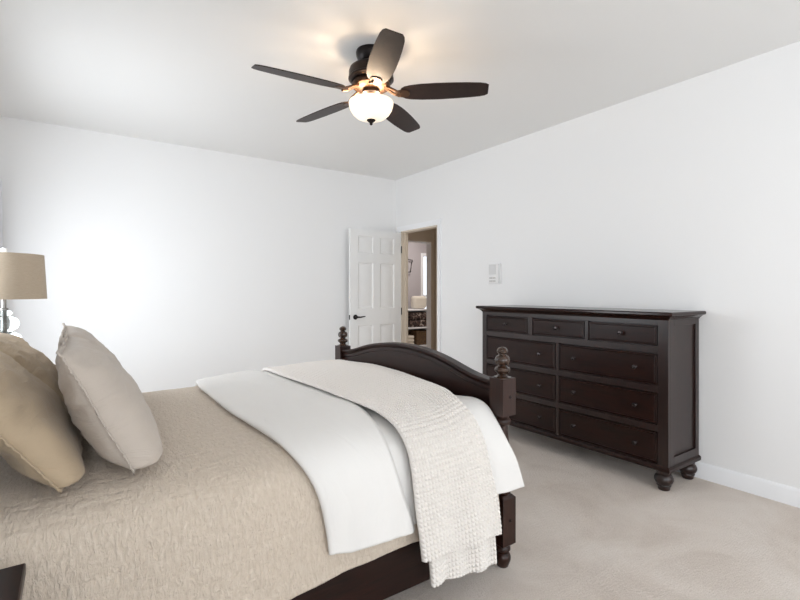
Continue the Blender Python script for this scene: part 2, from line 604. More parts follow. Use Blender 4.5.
cols = ((0.108, 0.328), (0.429, 0.649))
rws = ((0.22, 0.842), (1.045, 1.612), (1.728, 1.94))
pans = [(a, b, z0, z1) for a, b in cols for z0, z1 in rws]
lm = MB()
f1 = panel_face(-DT, -1, DW, DH, pans)
f2 = panel_face(0, 1, DW, DH, pans)
lm.add(f1.v, f1.f).add(f2.v, f2.f)
lm.add([(0, -DT, 0), (DW, -DT, 0), (DW, 0, 0), (0, 0, 0), (0, -DT, DH), (DW, -DT, DH), (DW, 0, DH), (0, 0, DH)],
       [(0, 1, 2, 3), (4, 5, 6, 7), (0, 3, 7, 4), (1, 2, 6, 5)])
import bmesh
def local_part(mb_, name, mat, parent, mtx, **kw):
    o = MB()
    o.v = [tuple(mtx @ Vector(p) + parent_world(parent)) for p in mb_.v]
    o.f = mb_.f
    return o.build(name, mat, parent, **kw)
from mathutils import Matrix
DR = Matrix.Rotation(PI + math.radians(1.0), 3, 'Z')
# leaf local x runs from hinge to free edge; rotated so it points to -x. The visible face is local +y side after the turn
leaf = local_part(lm, 'door_leaf', M['door'], door, DR, angle=20)
for yy, s_ in ((0.0, 1), (-DT, -1)):
    hm = MB()
    hm.lathe_dir([(0.001, 0.0), (0.031, 0.0), (0.031, 0.006), (0.026, 0.011), (0.013, 0.013), (0.012, 0.045), (0.0, 0.046)], (DW - 0.07, yy, 0.945), (0, s_, 0), 24)
    hm.tube([(DW - 0.07, yy + s_ * 0.04, 0.945), (DW - 0.085, yy + s_ * 0.046, 0.945), (DW - 0.115, yy + s_ * 0.047, 0.944), (DW - 0.15, yy + s_ * 0.045, 0.948), (DW - 0.185, yy + s_ * 0.043, 0.952)],
            [0.011, 0.011, 0.009, 0.0075, 0.006])
    tag(local_part(hm, 'door_handle', M['black_metal'], leaf, DR, angle=40), 'dark bronze lever handle')
lt = MB()
lt.box(DW, DW + 0.002, -DT * .5 - .012, -DT * .5 + .012, 0.915, 0.972)
local_part(lt, 'latch_plate', M['black_metal'], leaf, DR)
for hz in (0.22, 1.0, 1.8):
    hg = MB()
    hg.lathe([(0.007, hz - .045), (0.007, hz + .045)], -0.004, 0.004, 12)
    local_part(hg, 'hinge', M['black_metal'], door, DR)

# ------------------------------------------------------------------ wall keypad
kp = thing('wall_keypad', 'small pale grey alarm keypad on the white wall left above the dresser', 'keypad', (XR, 3.345, 1.345))
MB().box(XR - 0.024, XR, 3.272, 3.428, 1.345, 1.548).build('housing', M['plastic'], kp, bevel=0.006, seg=3)
MB().box(XR - 0.027, XR - 0.023, 3.325, 3.418, 1.44, 1.538).build('screen', M['plastic_grey'], kp, bevel=0.001)
MB().box(XR - 0.034, XR - 0.023, 3.272, 3.286, 1.35, 1.543).build('edge_shade_strip', M['plastic_grey'], kp, bevel=0.002)  # raised grey strip stands in for the shadow on the right edge
for zz in (1.405, 1.373):
    for i in range(4):
        y0 = 3.33 + i * 0.022
        MB().box(XR - 0.028, XR - 0.023, y0, y0 + 0.015, zz - 0.008, zz + 0.008).build('button', M['plastic_dark'], kp, bevel=0.001)

# ------------------------------------------------------------------ dresser
BX0, BX1, BY0, BY1 = 3.058, 3.476, 1.458, 3.086
dr = thing('dresser', 'dark espresso nine-drawer dresser standing against the white right wall', 'dresser', (3.265, 2.27, 0))
m = MB()
m.box(BX0 + 0.024, BX1, BY0 + 0.012, BY1 - 0.012, 0.15, 1.09)
# face frame
m.box(BX0, BX0 + .024, BY0, 1.524, .15, 1.09).box(BX0, BX0 + .024, 3.036, BY1, .15, 1.09)
for z0, z1 in ((.15, .166), (.372, .416), (.621, .666), (.872, .916), (1.055, 1.09)):
    m.box(BX0 + .0005, BX0 + .024, 1.524, 3.036, z0, z1)
m.box(BX0 + .001, BX0 + .024, 2.268, 2.296, .166, .872)
for y0, y1 in ((2.018, 2.046), (2.522, 2.568)):
    m.box(BX0 + .001, BX0 + .024, y0, y1, .916, 1.055)
# framed end panels, both ends
for ya, yb in ((BY0, BY0 + .012), (BY1 - .012, BY1)):
    m.box(BX0 + .024, BX0 + .075, ya, yb, .15, 1.09).box(BX1 - .045, BX1, ya, yb, .15, 1.09)
    m.box(BX0 + .075, BX1 - .045, ya, yb, .15, .215).box(BX0 + .075, BX1 - .045, ya, yb, 1.05, 1.09)
m.build('body', M['wood_z'], dr, bevel=0.0015)
# moulded top
m = MB()
def ring_stack(m_, prof):
    """prof: list of (overhang, z)"""
    vs_, fs_ = [], []
    for ov, z in prof:
        vs_ += [(BX0 - ov, BY0 - ov, z), (BX1 + min(ov, .003), BY0 - ov, z), (BX1 + min(ov, .003), BY1 + ov, z), (BX0 - ov, BY1 + ov, z)]
    n = len(prof)
    for j in range(n - 1):
        for e in range(4):
            e2 = (e + 1) % 4
            fs_.append((j * 4 + e, j * 4 + e2, j * 4 + 4 + e2, j * 4 + 4 + e))
    fs_.append((3, 2, 1, 0))
    fs_.append(tuple((n - 1) * 4 + e for e in range(4)))
    m_.add(vs_, fs_)
    return m_
ring_stack(m, [(0.004, 1.086), (0.006, 1.094), (0.012, 1.098), (0.018, 1.104), (0.028, 1.111), (0.034, 1.113), (0.040, 1.115), (0.043, 1.120), (0.043, 1.131), (0.038, 1.138)])
m.build('top', M['wood_top'], dr, angle=25)
m = MB()
ring_stack(m, [(0.002, 0.128), (0.010, 0.130), (0.012, 0.134), (0.012, 0.152), (0.008, 0.158), (0.001, 0.163), (0.0, 0.163)])
m.build('base_moulding', M['wood_y'], dr, angle=25)
foot_prof = [(0.030, 0.0), (0.034, 0.004), (0.037, 0.022), (0.040, 0.026), (0.043, 0.032), (0.040, 0.038), (0.050, 0.05), (0.056, 0.065), (0.056, 0.078), (0.049, 0.094),
             (0.040, 0.102), (0.042, 0.108), (0.044, 0.114), (0.044, 0.130)]
for fx in (3.105, 3.428):
    for fy in (1.508, 3.036):
        MB().lathe(foot_prof, fx, fy, 36).build('foot', M['wood_z'], dr)

def knob(y, z, parent):
    MB().lathe_dir([(0.010, 0), (0.010, .002), (0.006, .006), (0.006, .012), (0.013, .018), (0.0155, .023), (0.015, .028), (0.011, .032), (0.0, .0335)], (BX0 - 0.004, y, z), (-1, 0, 0), 24).build('knob', M['knob'], parent)

drawers = [(2.571, 3.033, .919, 1.052, (2.804,)), (2.049, 2.519, .919, 1.052, (2.290,)), (1.527, 2.015, .919, 1.052, (1.775,)),
           (2.299, 3.033, .669, .869, (2.446,)), (2.299, 3.033, .419, .618, (2.446,)), (2.299, 3.033, .169, .369, (2.446,)),
           (1.527, 2.265, .669, .869, (2.138, 1.674)), (1.527, 2.265, .419, .618, (2.138, 1.674)), (1.527, 2.265, .169, .369, (2.138, 1.674))]
for y0, y1, z0, z1, ks in drawers:
    d = MB()
    g_ = 0.003
    y0 += g_; y1 -= g_; z0 += g_; z1 -= g_
    # front slab with a small beaded step round it
    rings = []
    for ins, xx in ((0, BX0 + .02), (0, BX0 + .001), (0.002, BX0 - .001), (0.006, BX0 - .001), (0.008, BX0 + .002), (0.011, BX0 + .002), (0.015, BX0 - .003)):
        rings.append([(xx, y0 + ins, z0 + ins), (xx, y1 - ins, z0 + ins), (xx, y1 - ins, z1 - ins), (xx, y0 + ins, z1 - ins)])
    vs_ = [p for r_ in rings for p in r_]
    fs_ = []
    for r_ in range(len(rings) - 1):
        for e in range(4):
            e2 = (e + 1) % 4
            fs_.append((r_ * 4 + e, r_ * 4 + e2, r_ * 4 + 4 + e2, r_ * 4 + 4 + e))
    l = (len(rings) - 1) * 4
    fs_ += [(l, l + 1, l + 2, l + 3), (3, 2, 1, 0)]
    do = d.add(vs_, fs_).build('drawer', M['wood_y'], dr, angle=25)
    for ky in ks:
        knob(ky - .012, (z0 + z1) / 2 + .002, do)

# ------------------------------------------------------------------ bed
PX, PY0, PY1, CY = 1.630, 1.515, 3.085, 2.30
bed = thing('bed', 'dark wood bed with arched footboard and turned posts', 'bed', (0.6, CY, 0))

def smooth_poly(pts, n=60):
    pts = np.array(pts, float)
    t = np.concatenate([[0], np.cumsum(np.hypot(*np.diff(pts, axis=0).T))])
    tt = np.linspace(0, t[-1], n)
    out = np.stack([np.interp(tt, t, pts[:, i]) for i in (0, 1)], 1)
    for _ in range(6):
        out[1:-1] = (out[:-2] + 2 * out[1:-1] + out[2:]) / 4
    return out

crest = smooth_poly([(3.043, .846), (2.957, .853), (2.88, .866), (2.80, .889), (2.70, .914), (2.588, .934), (2.45, .951), (2.30, .957), (2.15, .953), (2.0, .937),
                     (1.88, .912), (1.79, .887), (1.704, .866), (1.64, .856), (1.557, .852)])

def post(px, py, top, fin_h=0.14, lower=True):
    h = 0.042
    m_ = MB()
    m_.box(px - h, px + h, py - h, py + h, .70, top)
    lo0, lo1 = .10, .335
    # chamfered lower block
    ch = .012
    for z0, z1, a, b in ((lo0, lo0 + ch, h - ch, h), (lo0 + ch, lo1 - ch, h, h), (lo1 - ch, lo1, h, h - ch)):
        vs_ = [(px + sx * r, py + sy * r, z) for z, r in ((z0, a), (z1, b)) for sx, sy in ((-1, -1), (1, -1), (1, 1), (-1, 1))]
        m_.add(vs_, [(0, 1, 5, 4), (1, 2, 6, 5), (2, 3, 7, 6), (3, 0, 4, 7), (3, 2, 1, 0), (4, 5, 6, 7)])
    m_.lathe([(0.030, .335), (0.036, .342), (0.038, .352), (0.036, .362), (0.026, .368), (0.022, .378), (0.027, .40), (0.033, .44), (0.034, .50), (0.030, .56), (0.025, .62),
              (0.023, .65), (0.034, .658), (0.038, .668), (0.036, .678), (0.028, .686), (0.030, .70)], px, py, 32)
    m_.lathe([(0.022, 0.0), (0.026, .003), (0.032, .02), (0.037, .034), (0.038, .046), (0.034, .058), (0.026, .066), (0.028, .074), (0.036, .08), (0.036, .09), (0.030, .10)], px, py, 32)
    p = m_.build('bed_post', M['wood_post'], bed, bevel=0.0)
    f = [(0.040, 0), (0.040, .004), (0.026, .008), (0.020, .016), (0.026, .022), (0.036, .030), (0.038, .038), (0.034, .046), (0.021, .052), (0.018, .057), (0.030, .064),
         (0.035, .074), (0.035, .086), (0.030, .097), (0.019, .104), (0.017, .109), (0.024, .115), (0.026, .123), (0.022, .132), (0.014, .139), (0.0, .142)]
    tag(MB().lathe([(r, top + z) for r, z in f], px, py, 32).build('finial', M['finial'], p), 'turned wooden finial on top of the post')
    for zz in (.785, .222):
        MB().lathe_dir([(0.0075, 0), (0.0075, .002), (0.005, .004), (0, .004)], (px + .006, py - h, zz), (0, -1, 0), 16).build('bolt_cover', M['black_metal'], p)
    return p

post(PX, PY0, .870)
post(PX, PY1, .870)
yin0, yin1 = PY0 + .042, PY1 - .042
fb = [(y, z - .006) for y, z in crest]
fb[0] = (yin1, fb[0][1]); fb[-1] = (yin0, fb[-1][1])
m = MB().prism([(yin0, .33), (yin1, .33)] + fb, 'x', PX - .013, PX + .013)
pan = m.build('footboard_panel', M['wood_y'], bed)
# crest rail: a moulded band following the arch
def sweep_crest(crest_, prof, name, mat, parent):
    n = len(crest_)
    tg = np.gradient(crest_, axis=0)
    nr = np.stack([tg[:, 1], -tg[:, 0]], 1)
    nr /= np.linalg.norm(nr, axis=1)[:, None]
    if nr[n // 2, 1] < 0:
        nr = -nr
    nr[0] = nr[-1] = (0, 1)
    vs_, fs_ = [], []
    k_ = len(prof)
    for i in range(n):
        for dx, h in prof:
            vs_.append((PX + dx, crest_[i, 0] + nr[i, 0] * h, crest_[i, 1] + nr[i, 1] * h))
    for i in range(n - 1):
        for j in range(k_):
            j2 = (j + 1) % k_
            fs_.append((i * k_ + j, i * k_ + j2, (i + 1) * k_ + j2, (i + 1) * k_ + j))
    fs_.append(tuple(range(k_)))
    fs_.append(tuple((n - 1) * k_ + j for j in reversed(range(k_))))
    return MB().add(vs_, fs_).build(name, mat, parent, angle=30)
sweep_crest(crest, [(-.014, -.052), (-.018, -.048), (-.018, -.030), (-.026, -.020), (-.031, -.012), (-.031, -.004), (-.026, 0), (.026, 0), (.031, -.004), (.031, -.012),
                    (.026, -.020), (.018, -.030), (.018, -.048), (.014, -.052)], 'crest_rail', M['wood_y'], pan)
MB().box(PX - .02, PX + .02, yin0, yin1, .17, .33).build('footboard_rail', M['wood_y'], bed, bevel=.003)
for y0, y1 in ((1.533, 1.558), (3.042, 3.067)):
    MB().box(-.47, PX - .042, y0, y1, .070, .335).build('side_rail', M['wood_x'], bed, bevel=.004)
# headboard (head end, beside the wall)
HBX = -.505
m = MB()
hb = smooth_poly([(3.043, 1.10), (2.80, 1.16), (2.3, 1.27), (1.80, 1.16), (1.557, 1.10)], 40)
m.prism([(1.557, .35), (3.043, .35)] + [tuple(p) for p in hb], 'x', HBX - .015, HBX + .015)
m.build('headboard_panel', M['wood_y'], bed)
for py in (PY0, PY1):
    hp = MB().box(HBX - .042, HBX + .042, py - .042, py + .042, 0, 1.15)
    hp.build('headboard_post', M['wood_z'], bed, bevel=.004)
MB().box(-.46, PX - .045, 1.56, 3.04, .27, .295).build('slat_platform', M['wood_x'], bed)

mt = thing('mattress', 'white mattress hidden under the bedding on the dark bed', 'mattress', (.56, CY, .295))
MB().box(-.455, 1.56, 1.57, 3.03, .2952, .655).build('mattress_core', M['mattress'], mt, bevel=.05, seg=4)

# ---- bedding: draped sheets over the mattress profile
prof = np.array([(0, 0), (.30, .0), (.45, -.003), (.56, -.010), (.64, -.021), (.70, -.036), (.745, -.060), (.775, -.095), (.793, -.14), (.806, -.20), (.818, -.28), (.830, -.37),
                 (.838, -.46), (.843, -.56), (.846, -.66)])
_t = np.concatenate([[0], np.cumsum(np.hypot(*np.diff(prof, axis=0).T))])
S = np.linspace(0, _t[-1], 700)
PYo, PZ = np.interp(S, _t, prof[:, 0]), np.interp(S, _t, prof[:, 1])
ker = np.hanning(41); ker /= ker.sum()
def sm(a):
    e = np.concatenate([2 * a[0] - a[20:0:-1], a, 2 * a[-1] - a[-2:-22:-1]])
    return np.convolve(e, ker, 'valid')
PYo, PZ = sm(PYo), sm(PZ)
PZ -= PZ[0]
dy, dz = np.gradient(PYo, S), np.gradient(PZ, S)
NY, NZ = -dz, dy
nl = np.hypot(NY, NZ); NY /= nl; NZ /= nl

TX = np.array([-.6, .35, .60, .90, 1.06, 1.25, 1.5, 1.6])
TZ = np.array([.700, .700, .703, .722, .706, .712, .730, .728])
_tx = np.linspace(-.6, 1.8, 600)
_tz = np.interp(_tx, TX, TZ)
k2 = np.hanning(61); k2 /= k2.sum()
_tz = np.convolve(np.pad(_tz, 30, mode='edge'), k2, 'valid')

def top_z(x):
    return np.interp(x, _tx, _tz)

def s_of_drop(dv):
    return np.interp(dv, -PZ, S)

def hem_s(x, z):
    return s_of_drop(top_z(x) - z)

def surf(x, s, d, wave=0.0, seed=0.0, flare=None):
    a = np.abs(s)
    yo, zr, ny, nz = (np.interp(a, S, q_) for q_ in (PYo, PZ, NY, NZ))
    zr = np.where(s < 0, zr * sstep(.62, .98, a), zr)
    zr = zr + sstep(1.25, 1.55, x) * np.where(s > 0, .046 * np.exp(-((a - .72) / np.where(a > .72, .09, .16)) ** 2), -.016 * sstep(.15, .6, a))
    hang = sstep(.80, 1.25, a)
    dd = d + wave * hang * (np.sin(x * 17 + seed + 2.2 * np.sin(x * 5 + seed)) + .5 * np.sin(x * 37 + seed * 2))
    dd = dd + .004 * (1 - hang) * np.sin(x * 6.3 + 1.7 * seed) * np.sin(s * 5.1 + seed)
    if flare is not None:
        dd = dd + flare(x, a)
    sg = np.where(s >= 0, 1.0, -1.0)
    y = CY - sg * (yo + dd * ny)
    z = top_z(x) + zr + dd * nz
    return np.stack([x + 0 * y, y, z], -1)

def normals_of(P):
    du = np.gradient(P, axis=0); dv = np.gradient(P, axis=1)
    n = np.cross(du, dv)
    n /= np.linalg.norm(n, axis=2)[..., None] + 1e-12
    return n

SF = -s_of_drop(.36)       # far-side hem of all layers

# quilt
na, nb = 330, 420
A = np.linspace(0, 1, na)[:, None]; B = np.linspace(0, 1, nb)[None, :]
X = -.42 + (1.555 + .42) * A + 0 * B
zh = .262 + .035 * sstep(.4, 1.2, X) + .006 * np.sin(X * 9)
s1 = hem_s(X, zh)
Sg = SF + (s1 - SF) * B
P = surf(X, Sg, 0.0, .006, .4)
N = normals_of(P)
if N[na // 2, nb // 2, 2] < 0:
    N = -N
pn = noise_arr(X * 55, Sg * 22) * .0016 + noise_arr(X * 22, Sg * 18) * .0009
P = P + N * pn[..., None]
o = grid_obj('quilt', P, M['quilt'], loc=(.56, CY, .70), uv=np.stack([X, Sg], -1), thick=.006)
tag(o, 'crinkled beige quilt covering the bed and hanging over its side', 'quilt')

# duvet: one sheet folded back on itself at its head end
def cp(s_pts, vals):
    def f(s):
        return np.interp(s, s_pts, vals)
    return f
sN = lambda y: float(np.interp(CY - y, PYo[:450], S[:450]))
sz = lambda z, t=.715: float(s_of_drop(t - z))
head = cp([SF, -.76, -sN(CY - .5), 0.08, sN(1.83), sN(1.57), sz(.60), sz(.50), sz(.36)],
          [.67, .630, .598, .60, .622, .652, .70, .722, .738])
fold_end = cp([SF, -.5, 0, sN(2.1), sN(1.7), sN(1.56), sz(.66), sz(.52), sz(.36)],
              [1.14, 1.14, 1.14, 1.13, 1.04, 1.005, .995, 1.03, 1.085])
foot = cp([SF, -sz(.5), -.78, 0.0, sN(1.6), sz(.66), sz(.54), sz(.37)], [1.56, 1.56, 1.572, 1.575, 1.570, 1.578, 1.612, 1.668])
def sm_fn(fn):
    ss = np.linspace(SF, 1.6, 500)
    vv = fn(ss)
    kk = np.hanning(45); kk /= kk.sum()
    vv = np.convolve(np.pad(vv, 22, mode='edge'), kk, 'valid')
    return lambda s: np.interp(s, ss, vv)
head, fold_end, foot = sm_fn(head), sm_fn(fold_end), sm_fn(foot)

def flare(x, a):
    return .046 * sstep(1.40, 1.58, x) * sstep(.76, .95, a) + .02 * sstep(1.45, 1.62, x) * sstep(1.0, 1.3, a)

nb = 300
B = np.linspace(0, 1, nb)
D_LO, D_UP = .014, .036
rows_ = []
def layer_row(xfun, hemz, d, sN_off=0.0):
    s_a = SF
    # hem depends a little on x: iterate once
    s_h = sz(hemz)
    s = s_a + (s_h - s_a) * B
    return xfun(s), s, np.full_like(s, d)
nl_, nf_, nu_ = 110, 10, 70
XX, SS, DD = [], [], []
s = SF + (sz(.372) - SF) * B
xh, xf, xe = head(s), foot(s), fold_end(s)
for i in range(nl_):
    t = i / (nl_ - 1)
    XX.append(xf + (xh - xf) * t); SS.append(s); DD.append(np.full_like(s, D_LO))
r_ = (D_UP - D_LO) / 2
for i in range(1, nf_):
    th = PI * i / nf_
    XX.append(xh - r_ * 1.6 * np.sin(th)); SS.append(s); DD.append(np.full_like(s, D_LO + r_ - r_ * np.cos(th)))
s_u = SF + (sz(.356) - SF) * B
for i in range(nu_):
    t = i / (nu_ - 1)
    XX.append(xh + (xe - xh) * t); SS.append(s + (s_u - s) * min(1, t * 6))
    dtop = D_UP + .010 * math.sin(PI * min(1, t * 1.0)) ** .7 - .012 * sstep(.93, 1.0, np.array(t))
    DD.append(np.full_like(s, float(dtop)))
XX, SS, DD = map(np.array, (XX, SS, DD))
DD = DD + (.006 * noise_arr(XX * 7, SS * 4, DD * 20) + .003 * noise_arr(XX * 20, SS * 7, DD * 20 + 3)) * (DD > D_LO + .01)
DD = DD + .006 * (DD > D_LO + .01) * sstep(.86, 1.25, SS) * sstep(.84, .99, XX) * np.sin(XX * 62 + 1.5 * np.sin(SS * 6))
P = surf(XX, SS, DD, .006, .4, flare)
U = np.cumsum(np.concatenate([np.zeros((1, nb)), np.linalg.norm(np.diff(P, axis=0), axis=2)]), 0)
o = grid_obj('duvet', P, M['duvet'], loc=(1.1, CY, .72), uv=np.stack([U, SS], -1), thick=.007)
tag(o, 'smooth white duvet folded back across the lower half of the bed', 'duvet')

# knit throw: two layers of one folded blanket, upper layer shorter on the near side
t_left = sm_fn(cp([SF, -.76, -.2, .3, sN(1.71), sN(1.56), sz(.65), sz(.47), sz(.258)], [1.03, 1.02, 1.03, 1.045, 1.075, 1.07, 1.068, 1.062, 1.07]))
t_right = sm_fn(cp([SF, -.80, -.35, .05, sN(1.83), sN(1.56), sz(.71), sz(.545), sz(.36), sz(.227)], [1.50, 1.535, 1.60, 1.585, 1.505, 1.40, 1.41, 1.455, 1.485, 1.48]))
def t_flare(x, a):
    return .020 * sstep(.9, 1.4, a)

thr = thing('throw_blanket', 'cream chunky knit throw folded across the foot of the bed', 'throw blanket', (1.3, CY, .75))
def knit_layer(name, d, hem_l, hem_r, s_from, na_, nb_, inset, wseed, crimp=0.0):
    A_ = np.linspace(0, 1, na_)[:, None]; B_ = np.linspace(0, 1, nb_)[None, :]
    sh_ = sz(hem_l) + (sz(hem_r) - sz(hem_l)) * A_
    s_ = s_from + (sh_ - s_from) * B_
    xl, xr = t_left(s_) + inset[0], t_right(s_) - inset[1]
    x_ = xl + (xr - xl) * A_
    u = A_ * .46 + 0 * B_
    dd = d + 0 * x_
    if crimp:
        dd = dd + crimp * sstep(.85, 1.35, s_) * np.sin(A_ * 19 + .6)
    P_ = surf(x_, s_, dd, .007, wseed, t_flare)
    N_ = normals_of(P_)
    if N_[na_ // 2, nb_ // 4, 2] < 0:
        N_ = -N_
    pu, ps = .0184, .0172
    c_ = np.floor(u / pu)
    fu = np.abs(np.sin(PI * u / pu))
    sway = s_ + .0030 * np.cos(2 * PI * u / pu)
    fs = np.abs(np.sin(PI * sway / ps))
    edge = np.minimum(A_, 1 - A_) * .46
    hgt_ = .015 * fu ** .55 * (.22 + .78 * fs ** .6) - .007 * (1 - fu) ** 1.5 * (1 - fs) ** 1.5 * sstep(.004, .02, edge) + .0012 * noise_arr(x_ * 40, s_ * 40)
    edge = np.minimum(A_, 1 - A_) * .46
    hgt_ = hgt_ - .004 * (1 - sstep(0, .01, edge))
    P_ = P_ + N_ * hgt_[..., None]
    return grid_obj(name, P_, M['knit'], thr, uv=np.stack([u, s_], -1), thick=.004)
knit_layer('upper_layer', .058, .262, .232, SF, 300, 1450, (0, 0), 1.1)
knit_layer('under_layer', .043, .160, .118, .55, 280, 560, (.04, .025), 1.3, crimp=.008)

# ---- pillows
def pillow(name, label, mat, org, wvec, up, W, Hh, Th, seed, group, seam_label):
    """org: bottom near corner of the seam; wvec: unit along the width; up: unit along the height"""
    wv, uvv = Vector(wvec).normalized(), Vector(up).normalized()
    nv = uvv.cross(wv).normalized()
    if nv.x < 0:
        nv = -nv
    root = thing(name, label, 'pillow', tuple(Vector(org) + wv * W * .5), group)
    n = 61
    a = np.linspace(-1, 1, n)
    a = np.sign(a) * np.abs(a) ** .85
    Aa, Bb = np.meshgrid(a, a, indexing='ij')
    def outline(Aa, Bb):
        x = W / 2 * Aa * (1 - .028 * (1 - Bb ** 2) * np.abs(Aa))
        y = Hh / 2 * Bb * (1 - .028 * (1 - Aa ** 2) * np.abs(Bb))
        return x, y
    x, y = outline(Aa, Bb)
    eb = np.where(Bb < 0, 7.0, 2.6)
    base_f = ((1 - np.abs(Aa) ** (3.2 + 7 * sstep(0, 1, -Bb))) * (1 - np.abs(Bb) ** eb)) ** .52
    base_b = ((1 - np.abs(Aa) ** 3.2) * (1 - np.abs(Bb) ** np.where(Bb < 0, 4.5, 2.8))) ** .6
    sag = 1 + .22 * (-Bb)
    bow = .012 * noise_arr(Aa * 1.2 + seed, Bb * 1.2)
    O = np.array(org); wa, ua, nn = np.array(wv), np.array(uvv), np.array(nv)
    def place(x, y, h):
        w_ = (sstep(.1, 1.0, -2 * y / Hh) * (h > .002))[..., None]
        d_ = nn * (1 - w_) + np.array((.97, 0, -.24)) * w_
        return O + (x + W / 2)[..., None] * wa + (y + Hh / 2)[..., None] * ua + h[..., None] * d_
    Ps = []
    rad = np.maximum(np.abs(Aa), np.abs(Bb))
    for sgn, sd in ((1, seed), (-1, seed + 40)):
        base, half = (base_f, Th * .57) if sgn > 0 else (base_b, Th * .42)
        wr = .009 * noise_arr(Aa * 2.5 + sd, Bb * 4.5 + sd) + .0035 * noise_arr(Aa * 6 + sd, Bb * 11) 
        pleat = .004 * np.sin(14 * np.arctan2(Bb, Aa) + sd) * sstep(.55, .85, rad) * (1 - sstep(.9, 1.0, rad))
        h = bow + sgn * (half * base * sag + (wr + pleat) * np.minimum(1, base * 2.2))
        Ps.append(place(x, y, h))
    # join front and back into one closed mesh
    mb = MB()
    V, F, UVs = [], [], []
    for k_, Pm in enumerate(Ps):
        o_ = len(V)
        V += Pm.reshape(-1, 3).tolist()
        UVs += np.stack([x + k_ * 2 + seed, y], -1).reshape(-1, 2).tolist()
        for i in range(n - 1):
            for j in range(n - 1):
                q_ = (o_ + i * n + j, o_ + (i + 1) * n + j, o_ + (i + 1) * n + j + 1, o_ + i * n + j + 1)
                F.append(q_ if k_ == 0 else q_[::-1])
    me = bpy.data.meshes.new('cover')
    off = parent_world(root)
    me.from_pydata([tuple(Vector(p) - off) for p in V], [], F)
    lay = me.uv_layers.new(name='UVMap')
    lay.data.foreach_set('uv', np.array(UVs, np.float32)[np.array(F).ravel()].ravel())
    bmm = bmesh.new(); bmm.from_mesh(me)
    bmesh.ops.remove_doubles(bmm, verts=bmm.verts, dist=1e-5)
    bmesh.ops.recalc_face_normals(bmm, faces=bmm.faces)
    bmm.to_mesh(me); bmm.free()
    me.polygons.foreach_set('use_smooth', [True] * len(me.polygons))
    me.materials.append(mat)
    co = bpy.data.objects.new('cover', me); COL.objects.link(co); co.parent = root
    # frayed seam flange running round the edge
    t = np.linspace(0, 1, 90, endpoint=False)
    ring = [(-1 + 2 * q_, -1.) for q_ in t] + [(1., -1 + 2 * q_) for q_ in t] + [(1 - 2 * q_, 1.) for q_ in t] + [(-1., 1 - 2 * q_) for q_ in t]
    ring = np.array(ring + ring[:1])
    ra, rb = ring[:, 0], ring[:, 1]
    rx, ry = outline(ra, rb)
    bowr = .012 * noise_arr(ra * 1.2 + seed, rb * 1.2)
    cols_ = []
    cen = np.stack([rx, ry], 1)
    dirn = np.stack([np.where(np.abs(ra) > .999, np.sign(ra), 0), np.where(np.abs(rb) > .999, np.sign(rb), 0)], 1).astype(float)
    dirn /= np.linalg.norm(dirn, axis=1)[:, None]
    idx = np.arange(len(ring)) % (len(ring) - 1)
    for kk_, (wd, amp) in enumerate(((-.012, 0), (0.0, .001), (.006, .003), (.012, .0045))):
        jit = np.array([noise.noise(Vector((i * .45, seed, kk_))) for i in idx])
        jw = wd * (1 + .35 * np.array([noise.noise(Vector((i * .9, seed + 9, 0))) for i in idx]))
        cols_.append(place(cen[:, 0] + dirn[:, 0] * jw, cen[:, 1] + dirn[:, 1] * jw, bowr + amp * jit * 1.6))
    Pg = np.stack(cols_, 1)
    grid_obj('frayed_seam', Pg, mat, root, uv=np.stack([np.repeat(idx[:, None] * .01, 4, 1), np.tile(np.arange(4) * .004, (len(idx), 1))], -1), thick=.004)
    return root

UPL = (-.180, 0.0, .365)
UPS = (-.166, 0.0, .225)
pillow('pillow', 'pale stone linen pillow nearest the viewer, leaning in front of the tan ones', M['light_linen'], (.150, 1.625, .726), (0.015, 1, 0), UPL, .70, .408, .19, 3.1, 'pale linen pillows', None)
pillow('pillow', 'pale stone linen pillow at the far side, mostly behind its near twin', M['light_linen'], (.150, 2.37, .726), (-0.01, 1, 0.0), UPL, .70, .408, .19, 8.4, 'pale linen pillows', None)
pillow('pillow', 'tan linen pillow nearest the viewer, cut by the left edge of view', M['sham'], (-.032, 1.595, .722), (0.0, 1, 0), UPS, .70, .50, .15, 14.7, 'tan linen pillows', None)
pillow('pillow', 'tan linen pillow farther back, in front of the bedside lamp', M['sham'], (-.045, 2.34, .722), (0.0, 1, 0), UPS, .70, .43, .15, 21.2, 'tan linen pillows', None)

# ------------------------------------------------------------------ nightstands
ns = thing('nightstand', 'dark wood nightstand corner at the bottom left, on the near side of the bed', 'nightstand', (-.34, 1.16, 0), 'dark bedside nightstands')
nx0, nx1, ny0, ny1 = -.585, -.093, .886, 1.434
MB().box(nx0, nx1, ny0, ny1, .592, .62).build('table_top', M['wood_y'], ns, bevel=.004)
MB().box(nx0 + .03, nx1 - .03, ny0 + .03, ny1 - .03, .16, .592).build('cabinet', M['wood_z'], ns, bevel=.003)
for k_ in range(2):
    z0 = .19 + k_ * .20
    dd_ = MB().box(nx1 - .032, nx1 - .018, ny0 + .05, ny1 - .05, z0, z0 + .18).build('drawer', M['wood_y'], ns, bevel=.003)
    MB().lathe_dir([(0.009, 0), (0.006, .006), (0.006, .012), (0.015, .02), (0.013, .028), (0, .031)], (nx1 - .018, (ny0 + ny1) / 2, z0 + .09), (1, 0, 0), 20).build('knob', M['knob'], dd_)
for fx in (nx0 + .06, nx1 - .06):
    for fy in (ny0 + .06, ny1 - .06):
        MB().lathe([(r * .8, z * 1.23) for r, z in foot_prof], fx, fy, 24).build('foot', M['wood_z'], ns)
ns2 = copy_tree(ns)
ns2.location = (-.34, 3.46, 0)
tag(ns2, 'dark wood nightstand on the far side of the bed, beneath the drum lamp', 'nightstand')

